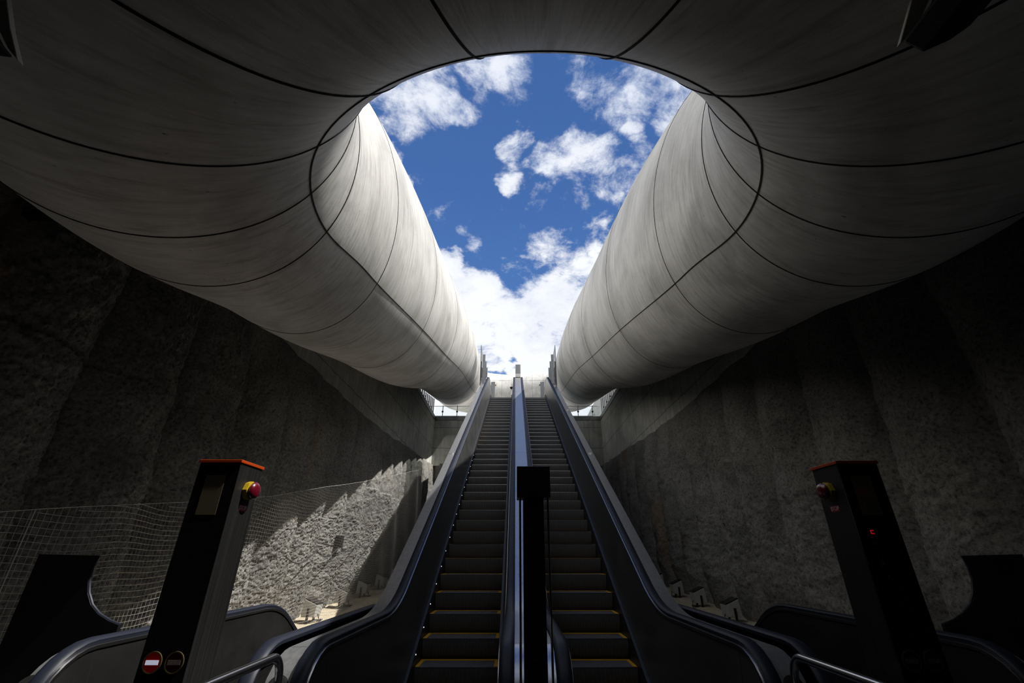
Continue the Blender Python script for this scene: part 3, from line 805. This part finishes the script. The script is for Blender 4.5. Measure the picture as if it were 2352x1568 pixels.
# guard tubes at the foot of the pedestals
def guard(s, label):
    r = .021; x = 1.42; F1 = 2.98; zt = .955; pts = [(x, F1, 0), (x, F1, zt - .12)]
    for k in range(9): a = k / 8 * PI / 2; pts.append((x, F1 - .12 + .12 * math.cos(a), zt - .12 + .12 * math.sin(a)))
    pts += [(x, 2.0, zt), (x, .9, zt)]
    for k in range(1, 9): a = PI / 2 + k / 8 * PI / 2; pts.append((x, .8 + .12 * math.cos(a), zt - .12 + .12 * math.sin(a)))
    pts += [(x, .68, 0)]
    g = thing('guard_rail', label, 'guard rail', (x * s, 1.8, 0))
    MB().tube(pts, r, 14).build('rail_tube', M['tube'], g, s, smooth=True)
    for f in (F1, .68): MB().lathe([(.045, 0), (.045, .008), (.022, .012)], (x, f, 0), (0, 0, 1), 20).build('foot_flange', M['tube'], g, s)
guard(-1, 'bent steel guard rail at the foot of the left pedestal'); guard(1, 'bent steel guard rail at the foot of the right pedestal')


# black barriers between the outer escalators and the walls
def barrier(s, label):
    f = 3.75; X = -.117; q = f / 3.9
    edge = [(a * q, b * q) for a, b in [(-3.34, .0), (-3.355, -.08), (-3.345, -.17), (-3.31, -.26), (-3.25, -.34), (-3.17, -.40), (-3.07, -.445), (-2.985, -.47)]]
    poly = [(-3.81 * q + X, -ZC), (-3.81 * q + X, .01)] + [(a + X, b) for a, b in edge] + [(-2.985 * q + X, -ZC)]
    g = thing('side_barrier', label, 'barrier', (s * 3.4, f, 0))
    m = MB().prism([(a, b + ZC) for a, b in poly], f, f + .03, 'y'); m.build('barrier_panel', M['black'], g, s)
    pts = [(a + X, f + .015, b + ZC) for a, b in edge]; MB().tube(pts, .011, 8).build('edge_strip', M['rubber'], g, s, smooth=True)
barrier(1, 'black barrier panel with a concave edge beside the left outer escalator'); barrier(-1, 'black barrier panel with a concave edge beside the right outer escalator')


# ------------------------------------------------------------------ wire net on the left wall
def net():
    mb = MB(); X0 = -3.84; r = .0021
    def nx(f, z): return X0 + .03 * math.sin(f * 1.9 + .6) + .02 * math.sin(f * 4.3 + z * 1.1) + .012 * math.sin(z * 3 + f)
    zt = lambda f: ZC + float(np.interp(f, [2.2, 3.87, 5.4, 6.94, 11.6, 16.5, 18.4], [.10, .36, .56, .80, 1.72, 2.78, 3.2]))  # top shaped to the edge of the sunlight, shaded net above left out
    zf = lambda f: .06 + .058 * max(0, f - 5.25)
    def strand(pts):
        k = len(mb.v); n = 3; P = np.array(pts); T = np.gradient(P, axis=0); T /= np.linalg.norm(T, axis=1, keepdims=True)
        a = np.cross(T, [1, 0, 0]); a /= np.linalg.norm(a, axis=1, keepdims=True); b = np.array([1., 0, 0])
        for i in range(len(P)):
            for j in range(n):
                q = 2 * PI * j / n; mb.v.append(tuple(P[i] + (a[i] * math.cos(q) + b * math.sin(q)) * r))
        for i in range(len(P) - 1):
            for j in range(n): mb.f.append((k + i * n + j, k + i * n + (j + 1) % n, k + i * n + n + (j + 1) % n, k + i * n + n + j))
    for f in np.arange(2.2, 18.4, .056):
        z0 = zf(f); zs = np.linspace(z0, zt(f), 22); ph = random.random() * 6
        strand([(nx(f, z), f + .007 * math.sin(z * 4.1 + f * 3) , z) for z in zs])
    for z in np.arange(.1, 4.7, .050):
        fs = np.arange(2.2, 18.4, .16); fs = fs[np.array([zf(f) - .02 < z < zt(f) for f in fs])]
        if len(fs) > 3: strand([(nx(f, z), f, z + .010 * math.sin(f * 2.6 + z * 5) + .012 * math.sin(f * 5.9)) for f in fs])
    g = thing('wire_net', 'fine square wire net hanging in front of the left rough wall', 'wire net', (X0, 10, .05))
    mb.build('mesh', M['galv'], g, fix=False)
    for f in (3.62, 3.2):
        MB().tube([(nx(f, z) + .006, f + .01 * math.sin(z * 3), z) for z in np.linspace(.06, zt(f), 30)], .004, 6).build('lacing_wire', M['galv'], g)
    MB().tube([(nx(f, zt(f)), f, zt(f)) for f in np.arange(2.2, 18.4, .3)], .0022, 6).build('head_wire', M['galv'], g)
net()


# ------------------------------------------------------------------ floodlights along the wall feet
def floodlight(root):
    # origin at the foot; lens looks up at the wall (towards -x)
    poly = [(-.13, .10), (.13, .10), (.15, .30), (-.10, .40)]
    MB().prism([(a, b) for a, b in poly], -.15, .15, 'y').build('housing', M['housing'], root, bev=.01)
    p = MB(); a = Vector((.15, 0, .30)); b = Vector((-.10, 0, .40)); n = Vector((.10, 0, .25)).normalized()
    p.add([(a.x + n.x * .003, -.145, a.z + n.z * .003), (a.x + n.x * .003, .145, a.z + n.z * .003), (b.x + n.x * .003, .145, b.z + n.z * .003), (b.x + n.x * .003, -.145, b.z + n.z * .003),
           (a.x + n.x * .02, -.145, a.z + n.z * .02), (a.x + n.x * .02, .145, a.z + n.z * .02), (b.x + n.x * .02, .145, b.z + n.z * .02), (b.x + n.x * .02, -.145, b.z + n.z * .02)],
          [(0, 1, 2, 3), (4, 7, 6, 5), (0, 4, 5, 1), (1, 5, 6, 2), (2, 6, 7, 3), (3, 7, 4, 0)])
    p.build('lens', M['black'], root)
    MB().box(-.02, .02, -.175, -.153, 0, .25).box(-.02, .02, .153, .175, 0, .25).box(-.03, .03, -.175, .175, 0, .012).build('yoke', M['blackmatt'], root)
    pts = [(.10 + .09 * math.sin(k * .7), .02 + .12 * math.cos(k * .62), .015 + .03 * abs(math.sin(k * 1.3))) for k in range(16)]
    MB().tube([(.13, 0, .15), (.17, .0, .06)] + pts, .009, 6).build('supply_cable', M['cable'], root, smooth=True)


FL = [(9.9, 'nearest'), (11.55, 'second'), (13.0, 'third'), (14.6, 'fourth'), (16.3, 'farthest')]
proto = None
for s, side in ((1, 'left'), (-1, 'right')):
    for f, wrd in FL:
        lab = '%s floodlight on the ledge at the foot of the %s rough wall' % (wrd, side); loc = (-4.06 * s, f, .03 + .058 * (f - 5.25))
        if proto is None:
            proto = thing('floodlight', lab, 'floodlight', loc, 'floodlights along the wall feet'); sv = OFF[proto]; OFF[proto] = Vector((0, 0, 0)); floodlight(proto); OFF[proto] = sv
            kids = list(proto.children); continue
        o = proto.copy(); COL.objects.link(o); o.location = loc; o['label'] = lab
        if s < 0: o.rotation_euler = (0, 0, PI)
        for ch in kids: c = ch.copy(); COL.objects.link(c); c.parent = o

# cable strung across the ridges of the left wall with a junction box
cb = MB(); cr = [8.6 + 1.27 * k for k in range(0, 6)]; pts = []
for a, b in zip(cr[:-1], cr[1:]):
    za = ZC - .02 + (a - 8.6) * .085; zb = ZC - .02 + (b - 8.6) * .085
    for k in range(8): q = k / 8; pts.append((-4.16, a + (b - a) * q, za + (zb - za) * q - .16 * math.sin(PI * q)))
tag(cb.tube(pts, .012, 6).build('wall_cable', M['cable'], smooth=True), 'thin black cable sagging from ridge to ridge of the left wall', 'cable')
jb = thing('junction_box', 'small dark junction box on a ridge of the left wall in the sun patch', 'junction box', (-4.2, 11.14, ZC + .25))
MB().box(-4.26, -4.12, 11.07, 11.21, ZC + .16, ZC + .42).build('box', M['blackmatt'], jb, bev=.008)
MB().box(-4.119, -4.112, 11.08, 11.20, ZC + .17, ZC + .41).build('lid', M['pil'], jb)


# ------------------------------------------------------------------ top of the escalators
def plate_post(label, s, x, f, zt, group):
    zb = rail_z(UP, f) - .034; g = thing('balustrade_post', label, 'post', (x * s, f, zb), group)
    MB().box(x - .055, x + .055, f - .012, f + .012, zb, zt).build('post_plate', M['post'], g, s)
    for dz in (.28, .75):
        for dx in (-.03, .03): MB().lathe([(.012, 0), (.012, .03), (.0, .032)], (x + dx, f - .012, zt - dz), (0, -1, 0), 10).build('fixing', M['tube'], g, s)
ord_ = ['nearest', 'middle', 'farthest']
for s, side in ((1, 'left'), (-1, 'right')):
    for k, (f, x) in enumerate(((17.45, -1.478), (18.2, -1.474), (18.95, -1.47))):
        plate_post('%s grey flat post of the three at the %s top of the escalators' % (ord_[k], side), s, x, f, 7.88 + ZC, 'posts at the top of the escalators')
    g = thing('glass_screen', 'clear glass screen outside the posts at the %s top of the escalators' % side, 'glass screen', (-1.586 * s, 18.4, 7.2 + ZC))
    gm = MB(); fs = np.linspace(17.1, 20.6, 12)
    for f in fs: zb = rail_z(UP, f) - .06; zt = 8.15 + ZC; gm.v += [(-1.592, f, zb), (-1.592, f, zt), (-1.580, f, zt), (-1.580, f, zb)]
    for i in range(len(fs) - 1):
        for a in range(4): gm.f.append((i * 4 + a, i * 4 + (a + 1) % 4, i * 4 + 4 + (a + 1) % 4, i * 4 + 4 + a))
    gm.f += [(0, 1, 2, 3), (44, 45, 46, 47)]; gm.build('pane', M['glass'], g, s)
    MB().box(-1.598, -1.580, 17.08, 17.102, rail_z(UP, 17.1) - .06, 8.16 + ZC).build('edge_profile', M['blackmatt'], g, s)
    MB().box(-1.596, -1.580, 17.1, 20.6, 8.15 + ZC, 8.165 + ZC).build('top_profile', M['post'], g, s)
pedestal('small grey pedestal at the left side of the upper landing', -1.33, 22.3, 1, False, False, False, z0=ZT, small=True)
pedestal('small grey pedestal at the right side of the upper landing', 1.33, 22.3, -1, False, False, False, z0=ZT, small=True)
cp = thing('centre_pedestal', 'grey box pedestal standing on the top end of the centre deck', 'pedestal', (0, 18.95, rail_z(UP, 18.95)))
zc = rail_z(UP, 18.95)
MB().box(-.12, .12, 18.9, 19.1, zc - .005, zc + .16).build('base', M['pale'], cp, bev=.006)
MB().box(-.12, .12, 18.9, 19.1, zc + .161, zc + .62).build('box', M['post'], cp, bev=.015)
cc = thing('security_camera', 'small black security camera on a pale post left of the centre deck top', 'security camera', (-.30, 22.2, ZT))
MB().box(-.36, -.24, 22.2, 22.3, ZT, ZT + 1.75).build('post', M['pale'], cc)
MB().lathe([(.0, -.09), (.05, -.07), (.075, -.02), (.075, .03), (.0, .035)], (-.34, 22.12, ZT + 1.5), (0, 0, 1), 20).build('camera_dome', M['black'], cc, smooth=True)
MB().tube([(-.34, 22.12, ZT + 1.53), (-.30, 22.16, ZT + 1.57), (-.28, 22.22, ZT + 1.57)], .014, 8).build('bracket', M['black'], cc)


# railing with flat posts and clear panes along the coping
def railing(s, side):
    g = thing('glass_railing', 'street level screen of flat posts, bars and clamps along the %s coping' % side, 'railing', (-4.63 * s, 21, ZS + .02))
    z0 = ZS + .02; X = -4.63
    def top(f):                              # posts stay clear of the tube above them
        t = np.linspace(.5, .85, 400); C, _, R = ring_center(t); i = int(np.abs(C[:, 1] - f).argmin()); E = math.exp(float(ring_basis(t[i:i + 1])[0] @ KE))
        q = min(1., abs(X - C[i, 0]) / R[i]); return float(C[i, 2] - R[i] * E * math.sqrt(1 - q * q)) - .10
    for f in np.arange(19.3, FE + .1, .44):
        zt = min(top(f), z0 + 1.2)
        if zt > z0 + .15: MB().box(X - .02, X + .02, f - .085, f + .085, z0, zt).build('post', M['post'], g, s)
    MB().tube([(X + .035, 20.0, z0 + .12), (X + .035, FE + .1, z0 + .12)], .014, 8).build('rail', M['post'], g, s)
    for f in np.arange(20.8, FE + .1, .88): MB().lathe([(.05, 0), (.05, .02), (.03, .04), (.0, .042)], (X + .021, f, z0 + .30), (1, 0, 0), 12).build('clamp', M['blackmatt'], g, s)
    for x in np.arange(-XB + .35, -XI - .1, .8): MB().box(x - .018, x + .018, FE + .24, FE + .28, z0, z0 + .70).build('post', M['post'], g, s)
    MB().box(-XB - .05, -XI - .1, FE + .285, FE + .295, z0 + .10, z0 + .64).build('pane', M['glass'], g, s)
    for z in (.10, .66): MB().tube([(-XB - .6, FE + .26, z0 + z), (-XI - .1, FE + .26, z0 + z)], .014, 8).build('rail', M['post'], g, s)
    for x in np.arange(-XB + .35, -XI - .1, .8): MB().lathe([(.055, 0), (.055, .02), (.03, .04), (.0, .042)], (x, FE + .24, z0 + .34), (0, -1, 0), 12).build('clamp', M['blackmatt'], g, s)
railing(1, 'left'); railing(-1, 'right')
# plain grey building across the street on the right
bd = thing('building', 'plain grey building across the street seen below the right tube', 'building', (14, 43, ZS))
MB().box(7.2, 22, 24, 62, ZS, ZS + 6.0).build('facade', M['facade'], bd)
for k in range(5):
    fr = MB().box(7.12, 7.199, 25 + k * 7.2, 28.4 + k * 7.2, ZS + 2.2, ZS + 5.0).build('window', M['post'], bd)
    MB().box(7.10, 7.119, 25.1 + k * 7.2, 28.3 + k * 7.2, ZS + 2.3, ZS + 4.9).build('pane', M['pane'], fr)


# ------------------------------------------------------------------ fittings under the ring
def ceiling_fitting(label, f, blade, body, p0):
    """lamp hung from the ceiling: a pale side blade and a dark housing behind it (outlines given by sight lines on the plane y = f)"""
    def on(q): d = px_dir(*q); k = f / d.y; return (d.x * k - .117, d.z * k + ZC)
    b = on(p0); g = thing('ceiling_fitting', label, 'ceiling fitting', (b[0], f, b[1]))
    MB().prism([on(q) for q in body], f - .14, f - .002, 'y').build('lamp_housing', M['blackmatt'], g, bev=.006)
    MB().prism([on(q) for q in blade], f, f + .014, 'y').build('side_blade', M['pale'], g, bev=.002)
    t = on(blade[0]); MB().tube([(t[0], f - .06, t[1] - .1), (t[0], f - .06, t[1] + .45)], .016, 10).build('hanger_rod', M['post'], g, smooth=True)
ceiling_fitting('dark lamp with a pale side blade hanging at the upper right corner of the ceiling', .66, [(2112, -60), (2160, -60), (2106, 66), (2068, 98)], [(2070, 99), (2108, 64), (2160, -40), (2230, -60), (2222, 66), (2180, 96), (2118, 124)], (2120, 60))
ceiling_fitting('dark lamp with a pale side blade hanging at the upper left corner of the ceiling', .55, [(-30, -60), (10, -40), (22, 60), (40, 138), (18, 112), (-8, 60)], [(-90, -60), (-32, -58), (-10, 62), (18, 114), (38, 139), (-90, 120)], (0, 60))
for s, nm in ((1, 'left'), (-1, 'right')):
    g = thing('box_speaker', 'dark box fixed high on the %s wall below the tube' % nm, 'wall box', (-3.83 * s, 3.0, 2.67 + ZC))
    MB().box(-3.93, -3.73, 2.72, 3.22, 2.60 + ZC, 2.74 + ZC).build('case', M['blackmatt'], g, s, bev=.01)
    MB().box(-4.40, -3.931, 2.93, 3.01, 2.65 + ZC, 2.69 + ZC).build('bracket', M['pil'], g, s)
